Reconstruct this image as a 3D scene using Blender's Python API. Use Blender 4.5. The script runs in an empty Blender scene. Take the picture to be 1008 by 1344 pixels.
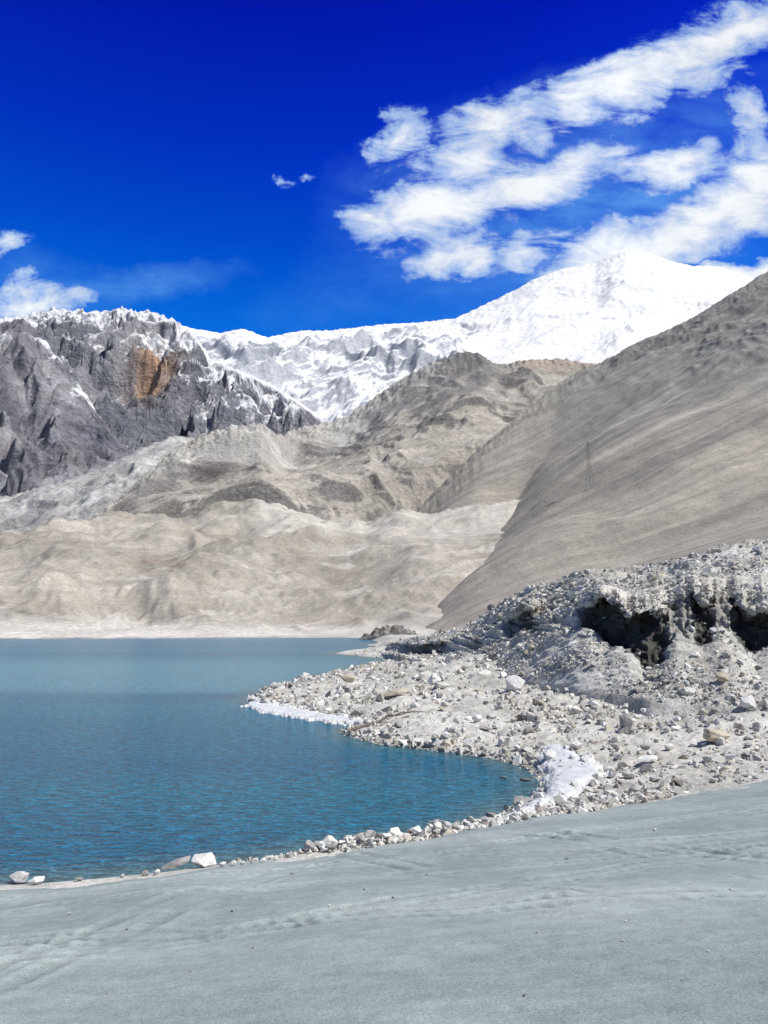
import bpy, bmesh, math, random
import numpy as np
from mathutils import Vector, Matrix, noise as mnoise
rng = np.random.default_rng(7); random.seed(7)
C = bpy.context.scene.collection
S = bpy.context.scene
# ------------------------------------------------------------------ camera
H = 6.0; F = 1015.0; TH = math.atan(153.5/1015.0); CT, ST = math.cos(TH), math.sin(TH)
cam = bpy.data.cameras.new('camera'); camo = bpy.data.objects.new('camera', cam); C.objects.link(camo)
cam.sensor_fit = 'VERTICAL'; cam.sensor_height = 36; cam.lens = F/1344*36
cam.clip_start = 0.1; cam.clip_end = 60000
camo.location = (0, 0, H); camo.rotation_euler = (math.pi/2+TH, 0, 0); S.camera = camo
def ray(px, py):
    a = (px-504)/F; b = (672-py)/F
    return a, CT-b*ST, ST+b*CT
def P(px, py, Y):
    a, dy, dz = ray(px, py); t = Y/dy
    return a*t, Y, H+dz*t
def P0(px, py, z=0.0):
    a, dy, dz = ray(px, py); t = (z-H)/dz
    return a*t, dy*t
# ------------------------------------------------------------------ noise
_perm = {}
def _pt(seed):
    if seed not in _perm:
        r = np.random.default_rng(seed+100); p = r.permutation(256); g = r.uniform(0, 2*np.pi, 256)
        _perm[seed] = (np.concatenate([p, p]), np.cos(g), np.sin(g))
    return _perm[seed]
def perlin(x, y, seed=0):
    p, gx, gy = _pt(seed)
    xi = np.floor(x).astype(int); yi = np.floor(y).astype(int); xf = x-xi; yf = y-yi
    xi &= 255; yi &= 255
    u = xf**3*(xf*(xf*6-15)+10); v = yf**3*(yf*(yf*6-15)+10)
    def g(ix, iy, dx, dy):
        h = p[p[ix & 255]+(iy & 255)]; return gx[h]*dx+gy[h]*dy
    a = g(xi, yi, xf, yf); b = g(xi+1, yi, xf-1, yf); c = g(xi, yi+1, xf, yf-1); d = g(xi+1, yi+1, xf-1, yf-1)
    return ((a*(1-u)+b*u)*(1-v)+(c*(1-u)+d*u)*v)*1.5
def fbm(x, y, o=5, g=.5, seed=0):
    s = 0; a = 1; t = 0
    for i in range(o):
        s = s+a*perlin(x*2**i+i*17.3, y*2**i+i*9.1, seed+i); t += a; a *= g
    return s/t
def ridged(x, y, o=5, g=.5, seed=0):
    s = 0; a = 1; t = 0; w = 1
    for i in range(o):
        n = 1-np.abs(perlin(x*2**i+i*7.7, y*2**i+i*3.3, seed+i)); n = n*n*w; w = np.clip(n*1.6, 0, 1)
        s = s+a*n; t += a; a *= g
    return s/t
def sm(x, a, b):
    t = np.clip((x-a)/(b-a), 0, 1); return t*t*(3-2*t)
def blur(D):
    E = np.pad(D, 1, mode='edge')
    E = .25*E[:-2]+.5*E[1:-1]+.25*E[2:]
    return .25*E[:, :-2]+.5*E[:, 1:-1]+.25*E[:, 2:]
def erode(h, n=14000, steps=60, batches=6, seed=1, rate=.3, nb=3):
    r = np.random.default_rng(seed); R, Cc = h.shape; h = h.copy(); N = R*Cc
    for b in range(batches):
        x = r.uniform(1, Cc-3, n); y = r.uniform(1, R-3, n); dx = np.zeros(n); dy = np.zeros(n)
        vel = np.ones(n); wat = np.ones(n); sed = np.zeros(n)
        for st in range(steps):
            xi = x.astype(int); yi = y.astype(int); u = x-xi; w = y-yi; idx = yi*Cc+xi; hf = h.ravel()
            a00 = hf[idx]; a10 = hf[idx+1]; a01 = hf[idx+Cc]; a11 = hf[idx+Cc+1]
            gx = (a10-a00)*(1-w)+(a11-a01)*w; gy = (a01-a00)*(1-u)+(a11-a10)*u
            ho = (a00*(1-u)+a10*u)*(1-w)+(a01*(1-u)+a11*u)*w
            dx = dx*.4-gx*.6; dy = dy*.4-gy*.6; L = np.hypot(dx, dy)+1e-6; dx /= L; dy /= L
            nx = np.clip(x+dx, 1, Cc-3); ny = np.clip(y+dy, 1, R-3)
            xj = nx.astype(int); yj = ny.astype(int); p = nx-xj; q = ny-yj; jd = yj*Cc+xj
            hn = (hf[jd]*(1-p)+hf[jd+1]*p)*(1-q)+(hf[jd+Cc]*(1-p)+hf[jd+Cc+1]*p)*q
            dh = hn-ho
            cap = np.maximum(np.minimum(-dh, 1)*vel*wat*1.2, .01)
            dep = np.where(dh > 0, np.minimum(dh, sed), np.where(sed > cap, (sed-cap)*rate, -np.minimum((cap-sed)*rate, np.maximum(-dh, 0)*.4)))
            sed = sed-dep
            D = (np.bincount(idx, dep*(1-u)*(1-w), N)+np.bincount(idx+1, dep*u*(1-w), N)+np.bincount(idx+Cc, dep*(1-u)*w, N)+np.bincount(idx+Cc+1, dep*u*w, N)).reshape(R, Cc)
            for _ in range(nb): D = blur(D)
            h += np.clip(D, -.03, .03)
            vel = np.clip(np.sqrt(np.maximum(vel*vel-dh*2, 0.05)), 0, 2.5); wat *= .98
            x, y = nx, ny
    return h
# ------------------------------------------------------------------ mesh helpers
def mk(name, V, faces, mat, col=None, smooth=True, attrs=None):
    me = bpy.data.meshes.new(name)
    V = np.ascontiguousarray(V, dtype=np.float32).reshape(-1, 3); faces = np.ascontiguousarray(faces, dtype=np.int32)
    nf, k = faces.shape
    me.vertices.add(len(V)); me.vertices.foreach_set('co', V.ravel())
    me.loops.add(nf*k); me.loops.foreach_set('vertex_index', faces.ravel())
    me.polygons.add(nf); me.polygons.foreach_set('loop_start', np.arange(0, nf*k, k, dtype=np.int32))
    me.polygons.foreach_set('loop_total', np.full(nf, k, dtype=np.int32))
    me.polygons.foreach_set('use_smooth', np.full(nf, smooth))
    me.update(calc_edges=True)
    if col is not None:
        a = me.color_attributes.new('Col', 'FLOAT_COLOR', 'POINT'); c = np.ones((len(V), 4), dtype=np.float32)
        c[:, :3] = np.asarray(col).reshape(-1, 3); a.data.foreach_set('color', c.ravel())
    if attrs:
        for kk, vv in attrs.items():
            a = me.attributes.new(kk, 'FLOAT', 'POINT'); a.data.foreach_set('value', np.asarray(vv, dtype=np.float32).ravel())
    me.materials.append(mat)
    o = bpy.data.objects.new(name, me); C.objects.link(o)
    return o
def gridf(R, Cc):
    i = np.arange(R-1)[:, None]*Cc+np.arange(Cc-1)[None]
    i = i.ravel(); return np.stack([i, i+1, i+Cc+1, i+Cc], 1)
def tag(o, label=None, cat=None, group=None, kind=None):
    if label: o['label'] = label
    if cat: o['category'] = cat
    if group: o['group'] = group
    if kind: o['kind'] = kind
    return o
def lerp3(a, b, t):
    t = np.asarray(t)[..., None]; return np.asarray(a)*(1-t)+np.asarray(b)*t
# ------------------------------------------------------------------ materials
class NT:
    def __init__(s, tree): s.t = tree; s.n = tree.nodes; s.l = tree.links
    def node(s, typ, **kw):
        n = s.n.new(typ)
        for k, v in kw.items(): setattr(n, k, v)
        return n
    def put(s, sock, v):
        if isinstance(v, bpy.types.NodeSocket): s.l.new(v, sock)
        else: sock.default_value = v
    def M(s, op, a, b=0.0, c=0.0, clamp=False):
        n = s.n.new('ShaderNodeMath'); n.operation = op; n.use_clamp = clamp
        s.put(n.inputs[0], a); s.put(n.inputs[1], b)
        if op in ('MULTIPLY_ADD', 'SMOOTH_MAX'): s.put(n.inputs[2], c)
        return n.outputs[0]
    def noise(s, vec, scale, detail=6, rough=.55, dist=0.0, typ='FBM'):
        n = s.n.new('ShaderNodeTexNoise'); n.noise_type = typ
        s.put(n.inputs['Vector'], vec); n.inputs['Scale'].default_value = scale; n.inputs['Detail'].default_value = detail
        n.inputs['Roughness'].default_value = rough; n.inputs['Distortion'].default_value = dist
        return n.outputs['Fac']
    def mapr(s, v, a, b, c, d, smooth=False):
        n = s.n.new('ShaderNodeMapRange'); n.interpolation_type = 'SMOOTHSTEP' if smooth else 'LINEAR'
        for i, x in enumerate((v, a, b, c, d)): s.put(n.inputs[i], x)
        return n.outputs[0]
    def mix(s, f, a, b, typ='MIX'):
        n = s.n.new('ShaderNodeMix'); n.data_type = 'RGBA'; n.blend_type = typ
        s.put(n.inputs[0], f); s.put(n.inputs[6], a); s.put(n.inputs[7], b); return n.outputs[2]
    def scalev(s, vec, sc, rot=(0, 0, 0)):
        n = s.n.new('ShaderNodeMapping'); s.put(n.inputs['Vector'], vec); n.inputs['Scale'].default_value = sc
        n.inputs['Rotation'].default_value = rot; return n.outputs[0]
def newmat(name):
    m = bpy.data.materials.new(name); m.use_nodes = True; t = NT(m.node_tree)
    b = m.node_tree.nodes['Principled BSDF']; return m, t, b
def terrain_mat(name, sc, bump, bdist, rough=.95, lo=.7, hi=1.3, fine=None, streak=None, spec=.15):
    m, t, b = newmat(name)
    co = t.node('ShaderNodeTexCoord').outputs['Object']
    at = t.node('ShaderNodeAttribute', attribute_name='Col').outputs['Color']
    n1 = t.noise(co, sc, 8, .62)
    v = t.mapr(n1, .3, .7, lo, hi)
    col = t.mix(1.0, at, v, 'MULTIPLY')
    h = n1
    if fine:
        n2 = t.noise(co, fine, 5, .65); col = t.mix(1.0, col, t.mapr(n2, .3, .7, .75, 1.25), 'MULTIPLY')
        h = t.M('MULTIPLY_ADD', n2, sc/fine*1.5, n1)
    if streak:
        sx, sy, ang, lo_ = streak
        n = t.node('ShaderNodeVectorRotate', rotation_type='Z_AXIS'); t.put(n.inputs['Vector'], co); n.inputs['Angle'].default_value = ang
        n3 = t.noise(t.scalev(n.outputs[0], (sx, sy, .0)), 1.0, 7, .62, .3)
        col = t.mix(1.0, col, t.mapr(n3, .3, .7, lo_, 2-lo_), 'MULTIPLY')
    bp = t.node('ShaderNodeBump'); bp.inputs['Strength'].default_value = bump; bp.inputs['Distance'].default_value = bdist
    t.put(bp.inputs['Height'], h); t.put(b.inputs['Normal'], bp.outputs[0]); t.put(b.inputs['Base Color'], col)
    b.inputs['Roughness'].default_value = rough; b.inputs['Specular IOR Level'].default_value = spec
    return m
# ------------------------------------------------------------------ shoreline
shore_px = [(-900,1180),(-300,1172),(0,1163),(60,1160),(130,1154),(200,1147),(280,1137),(340,1131),(395,1121),(450,1111),(520,1103),(600,1090),(650,1076),(690,1056),(710,1038),(708,1022),(690,1009),(655,998),(600,989),(550,983),(500,978),(465,969),(447,962),(470,952),(462,945),(420,938),(370,931),(335,924),(328,918),(345,908),(365,900),(420,889),(470,877),(508,869),(500,864),(440,858),(452,855),(512,854),(525,851),(480,847),(520,843),(530,839)]
sw = [P0(*p) for p in shore_px]
far_px = [(450,836.3),(300,837),(150,837.5),(0,838),(-600,838),(-1500,838)]
pts = []
for i in range(len(sw)-1):
    a = np.array(sw[i]); b = np.array(sw[i+1]); d = np.linalg.norm(b-a); n = max(1, min(5, int(d/1.2)))
    nn = np.array([-(b-a)[1], (b-a)[0]])/(d+1e-6)
    for k in range(n):
        t = k/n; j = 0 if k == 0 else rng.normal()*min(.28, d*.05)
        pts.append(a+(b-a)*t+nn*j)
poly = np.array([tuple(p) for p in pts]+[sw[-1]]+[P0(*p) for p in far_px])
def pip(x, y, pl):
    ins = np.zeros(x.shape, bool); n = len(pl)
    for i in range(n):
        x1, y1 = pl[i]; x2, y2 = pl[(i+1) % n]
        if y1 == y2: continue
        c = ((y1 > y) != (y2 > y)) & (x < (x2-x1)*(y-y1)/(y2-y1)+x1); ins ^= c
    return ins
def sdist(x, y, pl):
    d = np.full(x.shape, 1e18); n = len(pl)
    for i in range(n):
        a = pl[i]; b = pl[(i+1) % n]; e = b-a; L = (e*e).sum()+1e-12
        t = np.clip(((x-a[0])*e[0]+(y-a[1])*e[1])/L, 0, 1)
        d = np.minimum(d, (x-a[0]-e[0]*t)**2+(y-a[1]-e[1]*t)**2)
    return np.sqrt(d)*np.where(pip(x, y, pl), -1, 1)
def beach_z(x, y):
    sd = sdist(x, y, poly); s = np.clip(sd, 0, 22)
    z = np.where(sd > 0, .22*(1-np.exp(-s/.5))+.07*s+.0042*s*s, np.maximum(sd*.35, -4))
    return z, sd
# ------------------------------------------------------------------ SAND foreground
cl = [P(-900,1180,14),P(-300,1172,17),P(0,1165,19.2),P(120,1157,19.6),P(250,1142,20.2),P(400,1124,20.9),P(520,1106,21.8),P(650,1083,23.2),P(780,1063,24.6),P(900,1042,26.2),P(1008,1015,28.2),P(1200,980,33),P(1500,940,42)]
cl = np.array(sorted(cl, key=lambda p: p[0]))
def sand_z(X, Y, detail=True):
    yc = np.interp(X, cl[:, 0], cl[:, 1])+fbm(X*.35, X*0+3.3, 4, seed=41)*.7
    zc = np.interp(X, cl[:, 0], cl[:, 2])
    t = Y/yc
    z = 4.3+(zc-4.3)*np.clip(t, 0, 1)
    z = z+.12*np.sin(np.clip(t, 0, 1)*np.pi)*fbm(X*.12, Y*.12, 3, seed=42)*2
    over = np.maximum(Y-yc, 0); z = z-.55*over
    if not detail: return z
    w = fbm(X*.3, Y*.3, 3, seed=44)
    d_ = .010*fbm(X*.9, Y*1.4, 3, seed=43)+.008*fbm(X*4, Y*5, 4, .6, seed=48)
    q = (Y*.92-X*.22)+w*1.4
    d_ = d_+.006*ridged(q*1.3, (X+.2*Y)*.18, 3, .5, seed=45)*sm(w, -.5, .3)
    q2 = (Y*.8+X*.35)+w*1.5; d_ = d_+.005*ridged(q2*3.0, (X-.2*Y)*.3, 3, seed=46)*sm(-w, -.4, .3)
    # shallow foot scuffs
    sc_ = fbm(X*2.2, Y*2.6, 3, .6, seed=38); d_ = d_-.012*sm(sc_, .28, .5)*sm(fbm(X*.25, Y*.25, 2, seed=39), -.1, .3)
    tr = 0*X
    for (c0, k, a, off) in ((11.2, .25, 2.2, .0), (11.8, .25, 2.2, 0.0), (15.6, -.10, 1.4, 1.), (16.2, -.10, 1.4, 1.), (9.4, .1, 1.2, 2.2), (9.9, .1, 1.2, 2.2), (17.6, .16, .8, .5), (18.2, .16, .8, .5), (13.4, .33, 1.6, 2.5), (14.0, .33, 1.6, 2.5)):
        yy = c0+k*X+a*np.sin(X*.13+off)+.12*fbm(X*.8, X*0+c0, 2, seed=49); d = np.abs(Y-yy)
        tread = 1+.5*np.sin((X+Y*.3)*26)
        tr = tr-.020*np.exp(-(d/.11)**2)*tread+.010*np.exp(-((d-.21)/.07)**2)
    for (x0, k) in ((2.4, .42), (3.0, .42), (-3.4, -.3), (-2.8, -.3), (5.6, .16), (7.5, .5), (8.1, .5)):
        xx = x0-(Y-12)*k+.5*np.sin(Y*.3); d = np.abs(X-xx)
        tr = tr-.018*np.exp(-(d/.11)**2)*sm(w, -.4, .2)*(1+.5*np.sin(Y*26))+.010*np.exp(-((d-.21)/.07)**2)*sm(w, -.4, .2)
    tr = tr*(.2+.8*sm(fbm(X*.5+9, Y*.5, 3, seed=47), -.35, .2))*2.0
    return z+d_+tr, d_, tr
xs = np.concatenate([np.linspace(-60, -12.2, 50), np.linspace(-12, 16, 850), np.linspace(16.3, 60, 50)])
ys = np.concatenate([np.linspace(-40, 4, 30), np.linspace(4.1, 32, 850), np.linspace(32.3, 48, 20)])
X, Y = np.meshgrid(xs, ys); Z, d_, tr = sand_z(X, Y)
pn = fbm(X*.18, Y*.4, 5, seed=50); pn2 = fbm(X*.05+4, Y*.12, 3, seed=52)
col = lerp3((.265, .315, .31), (.36, .405, .395), sm(pn+.6*pn2, -.35, .45))
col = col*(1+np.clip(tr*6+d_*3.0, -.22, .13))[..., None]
m, t, b = newmat('sand')
co = t.node('ShaderNodeTexCoord').outputs['Object']
at = t.node('ShaderNodeAttribute', attribute_name='Col').outputs['Color']
g1 = t.noise(co, 50, 3, .8); g2 = t.noise(co, 3.0, 8, .68); g3 = t.noise(t.scalev(co, (.9, 3.2, 1), (0, 0, -.25)), 1.6, 6, .6, .4)
g4 = t.noise(co, 14, 4, .6)
c = t.mix(1.0, at, t.mapr(g1, .3, .7, .66, 1.34), 'MULTIPLY')
c = t.mix(1.0, c, t.mapr(g2, .3, .7, .87, 1.13), 'MULTIPLY'); c = t.mix(1.0, c, t.mapr(g3, .3, .7, .92, 1.08), 'MULTIPLY')
c = t.mix(t.mapr(t.noise(co, 22, 2, .5), .69, .73, 0, .6), c, (.12, .12, .12, 1))
c = t.mix(t.mapr(t.noise(co, 26, 2, .5), .27, .31, .5, 0), c, (.6, .6, .58, 1))
hh = t.M('MULTIPLY_ADD', g3, .35, t.M('MULTIPLY_ADD', g1, .11, t.M('MULTIPLY_ADD', g4, .25, t.M('MULTIPLY', g2, .5))))
bp = t.node('ShaderNodeBump'); bp.inputs['Strength'].default_value = .8; bp.inputs['Distance'].default_value = .055
t.put(bp.inputs['Height'], hh); t.put(b.inputs['Normal'], bp.outputs[0]); t.put(b.inputs['Base Color'], c)
b.inputs['Roughness'].default_value = .95; b.inputs['Specular IOR Level'].default_value = .1
sand = mk('sand', np.stack([X, Y, Z], -1), gridf(*X.shape), m, col)
tag(sand, 'grey windblown sand slope with faint wheel tracks in the foreground', 'sand', kind='structure')
# ------------------------------------------------------------------ BEACH ground sheet
gravel = terrain_mat('gravel', .9, .9, .25, fine=7, lo=.78, hi=1.22)
GA, GB = (.47, .455, .41), (.62, .605, .56)
ss = np.linspace(-1.1, 1.4, 760); yy = np.exp(np.linspace(math.log(15), math.log(470), 620))
Sg, Yg = np.meshgrid(ss, yy); Xg = Sg*Yg
Zg, sd = beach_z(Xg, Yg)
Zg = Zg+sm(sd, 0.0, 3)*(.30*fbm(Xg*.4, Yg*.4, 5, .6, seed=60)+.14*ridged(Xg*1.7, Yg*1.7, 3, seed=61))*np.clip(Yg/40, .6, 1.4)-.02
n = fbm(Xg*.15, Yg*.15, 5, seed=62)
col = lerp3(GA, GB, sm(n, -.4, .4))
col = lerp3(col, (.26, .26, .24), (1-sm(sd, .1, .5))*.7)
col = lerp3(col, (.10, .16, .17), 1-sm(sd, -1.2, 0))
beach = mk('shore_ground', np.stack([Xg, Yg, Zg], -1), gridf(*Xg.shape), gravel, col)
tag(beach, 'pale gravel beach between the lake and the eroded bank', 'beach', kind='structure')
# ------------------------------------------------------------------ BANK with undercut cliff
def line(pts):
    w = sorted([P(*p) for p in pts], key=lambda p: p[0]/p[1]); w = np.array(w)
    return w[:, 0]/w[:, 1], w[:, 1], w[:, 2]
def at_s(L, s): return np.interp(s, L[0], L[1]), np.interp(s, L[0], L[2])
def csm(a, k):
    w = np.hanning(k+2)[1:-1]; w /= w.sum(); return np.convolve(np.pad(a, k//2, mode='edge'), w, 'valid')
L0 = line([(1400,985,32),(1250,965,35),(1008,935,39),(850,918,43),(760,908,49),(680,893,59),(620,886,71),(570,873,91),(530,863,119),(500,857,170),(470,852,240)])
L1 = line([(1400,865,41),(1250,865,43),(1008,846,47),(990,862,46.5),(970,838,48.5),(945,822,50),(922,848,48.8),(905,838,49.5),(885,830,50.5),(866,872,48),(848,882,48),(830,862,50),(812,846,52.5),(795,842,54.5),(775,826,57),(755,822,59),(720,832,62.5),(690,830,69.5),(670,840,71),(640,846,77),(600,857,91),(570,859,108),(550,860,121),(530,859,140),(510,854,175),(470,850,250)])
L4 = line([(1400,770,44),(1250,775,46),(1008,800,49.5),(985,806,50),(962,784,52),(940,776,53),(922,792,52),(905,772,53.5),(885,790,53),(866,806,52),(846,798,53),(830,812,53),(812,790,55.5),(795,780,57),(775,790,58.5),(755,798,60.5),(720,808,66),(690,798,72),(665,816,77),(640,830,82),(600,840,92),(570,844,110),(550,847,123),(530,847,143),(510,849,180),(470,848.8,254)])
L5 = line([(1400,640,66),(1250,655,66),(1008,706,68),(960,714,68),(930,722,69),(850,742,73),(800,748,76),(760,752,80),(700,768,88),(660,790,96),(630,812,105),(600,827,116),(560,835,132),(530,840,153),(505,846,200),(470,848,262)])
pxs = np.arange(476, 1400, 1.1); sB = (pxs-504)/F/CT
y0, z0 = at_s(L0, sB); y1, z1 = at_s(L1, sB); y4, z4 = at_s(L4, sB); y5, z5 = at_s(L5, sB)
y1, z1, y4, z4, y5, z5 = [csm(a, 9) for a in (y1, z1, y4, z4, y5, z5)]
def bumpm(x, segs):
    r = np.zeros_like(x)
    for a, b_, e, w in segs: r = np.maximum(r, w*sm(x, a-e, a+e)*(1-sm(x, b_-e, b_+e)))
    return r
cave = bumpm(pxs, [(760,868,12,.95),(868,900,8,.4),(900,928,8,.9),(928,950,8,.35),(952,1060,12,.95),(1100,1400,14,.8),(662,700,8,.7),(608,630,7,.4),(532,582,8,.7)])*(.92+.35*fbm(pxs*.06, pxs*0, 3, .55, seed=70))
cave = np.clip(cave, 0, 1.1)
jit = fbm(pxs*.02, pxs*0+5, 3, .5, seed=71); jz = fbm(pxs*.09, pxs*0+8, 4, .6, seed=79)
dep = 3.5*np.clip(y1/60, .8, 1.6)
y2 = y1+cave*dep; z2 = z1-.2*cave
slopeY = (1-np.clip(cave, 0, 1))*8*np.clip(y1/60, .8, 1.5)
y4 = y4+slopeY*.7+jit*1.2-cave*.8; z4 = z4+jz*.8*np.clip((z4-z1)/4, .2, 1)
y3 = y4*np.clip(cave*1.5, 0, 1)+(y1+slopeY*.6+.3)*(1-np.clip(cave*1.5, 0, 1))+cave*dep*.75
z3 = z4-.7*np.clip(cave, .25, 1)*np.clip((z4-z1)/4, .3, 1)
y0b, z0b = y0-1.0, z0-1.2
y6, z6 = y5*1.7, z5-1.0; y7, z7 = np.full_like(y5, 420.), np.full_like(y5, 3.0)
ctrl = [(y0b, z0b), (y0, z0), (y1, z1), (y2, z2), (y3, z3), (y4, z4), (y5, z5), (y6, z6), (np.maximum(y7, y6+20), z7)]
cnt = [5, 76, 20, 30, 16, 110, 40, 14]
rows = []; vid = []
for k, nseg in enumerate(cnt):
    for i in range(nseg):
        f = i/nseg; rows.append((ctrl[k][0]*(1-f)+ctrl[k+1][0]*f, ctrl[k][1]*(1-f)+ctrl[k+1][1]*f)); vid.append(k+f)
rows.append(ctrl[-1]); vid.append(len(cnt)); vid = np.array(vid)
YB = np.array([r[0] for r in rows]); ZB = np.array([r[1] for r in rows])
for _ in range(3):
    E = np.pad(YB, ((1, 1), (0, 0)), mode='edge'); YB = .25*E[:-2]+.5*E[1:-1]+.25*E[2:]
    E = np.pad(ZB, ((1, 1), (0, 0)), mode='edge'); ZB = .25*E[:-2]+.5*E[1:-1]+.25*E[2:]
Ysm = YB.copy(); Zsm = ZB.copy()
for _ in range(60):
    for Q in (Ysm, Zsm): Q[:, 1:-1] = .25*Q[:, :-2]+.5*Q[:, 1:-1]+.25*Q[:, 2:]
wv = (sm(vid, 1.3, 1.9)*(1-sm(vid, 5.05, 5.5)))[:, None]
YB = YB*wv+Ysm*(1-wv); ZB = ZB*wv+Zsm*(1-wv)
ZB = ZB*sm(pxs, 476, 512)[None]-1.2*(1-sm(pxs, 476, 512))[None]
XB = sB[None]*YB; VB = np.repeat(vid[:, None], len(sB), 1)
PB = np.stack([XB, YB, ZB], -1)
du = np.gradient(PB, axis=1); dv = np.gradient(PB, axis=0); N = np.cross(du, dv); N /= np.linalg.norm(N, axis=-1, keepdims=True)+1e-9
A = np.clip(YB/60, .7, 1.5)
arc = XB*.8+YB*.4
Yn = YB+1.5*ZB
nb = .7*fbm(XB*.13+3, Yn*.13, 4, .5, seed=72)+.5*fbm(XB*.5, Yn*.5, 4, .6, seed=73)+.25*(ridged(XB*1.2, Yn*1.2, 3, .6, seed=74)-.5)
cliffm = sm(VB, 1.9, 2.3)*(1-sm(VB, 5.0, 5.4))
vert_g = ridged(XB*.7+.7*ZB, ZB*1.1-XB*.4, 4, .65, seed=75)-.45
leftk = (.45+.55*sm(pxs, 560, 720))[None]
PB = PB+N*((nb*.7*(1-sm(VB, 7, 8)*.6)+cliffm*vert_g*.8)*A*sm(VB, .5, 1.6)*leftk)[..., None]
gul = ridged(arc*.10+.25*fbm(XB*.1, YB*.1, 3, seed=68), YB*.035, 3, seed=76)-.4
PB[..., 2] -= np.clip(gul, 0, 1)*1.4*sm(VB, 5.1, 5.5)*(1-sm(VB, 5.8, 6.2))*np.clip(z5/9, 0, 1)[None]
n = fbm(PB[..., 0]*.2, PB[..., 1]*.15+PB[..., 2]*.3, 5, seed=77)
col = lerp3(GA, GB, sm(n, -.35, .4))
hollow_shade = sm(VB, 1.9, 2.15)*(1-sm(VB, 4.75, 4.97))
col = lerp3(col, (.06, .057, .052), hollow_shade*.93*np.clip(cave*1.4-.1, 0, 1)[None])  # soil inside the hollows painted near black to stand in for their shade
col = lerp3(col, (.46, .41, .34), .4*sm(fbm(PB[..., 0]*.07, PB[..., 1]*.07, 3, seed=78), .1, .5)*(1-hollow_shade))
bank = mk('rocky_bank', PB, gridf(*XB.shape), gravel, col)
tag(bank, 'eroded gravel bank with dark undercut hollows on the right', 'bank', kind='structure')
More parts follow.
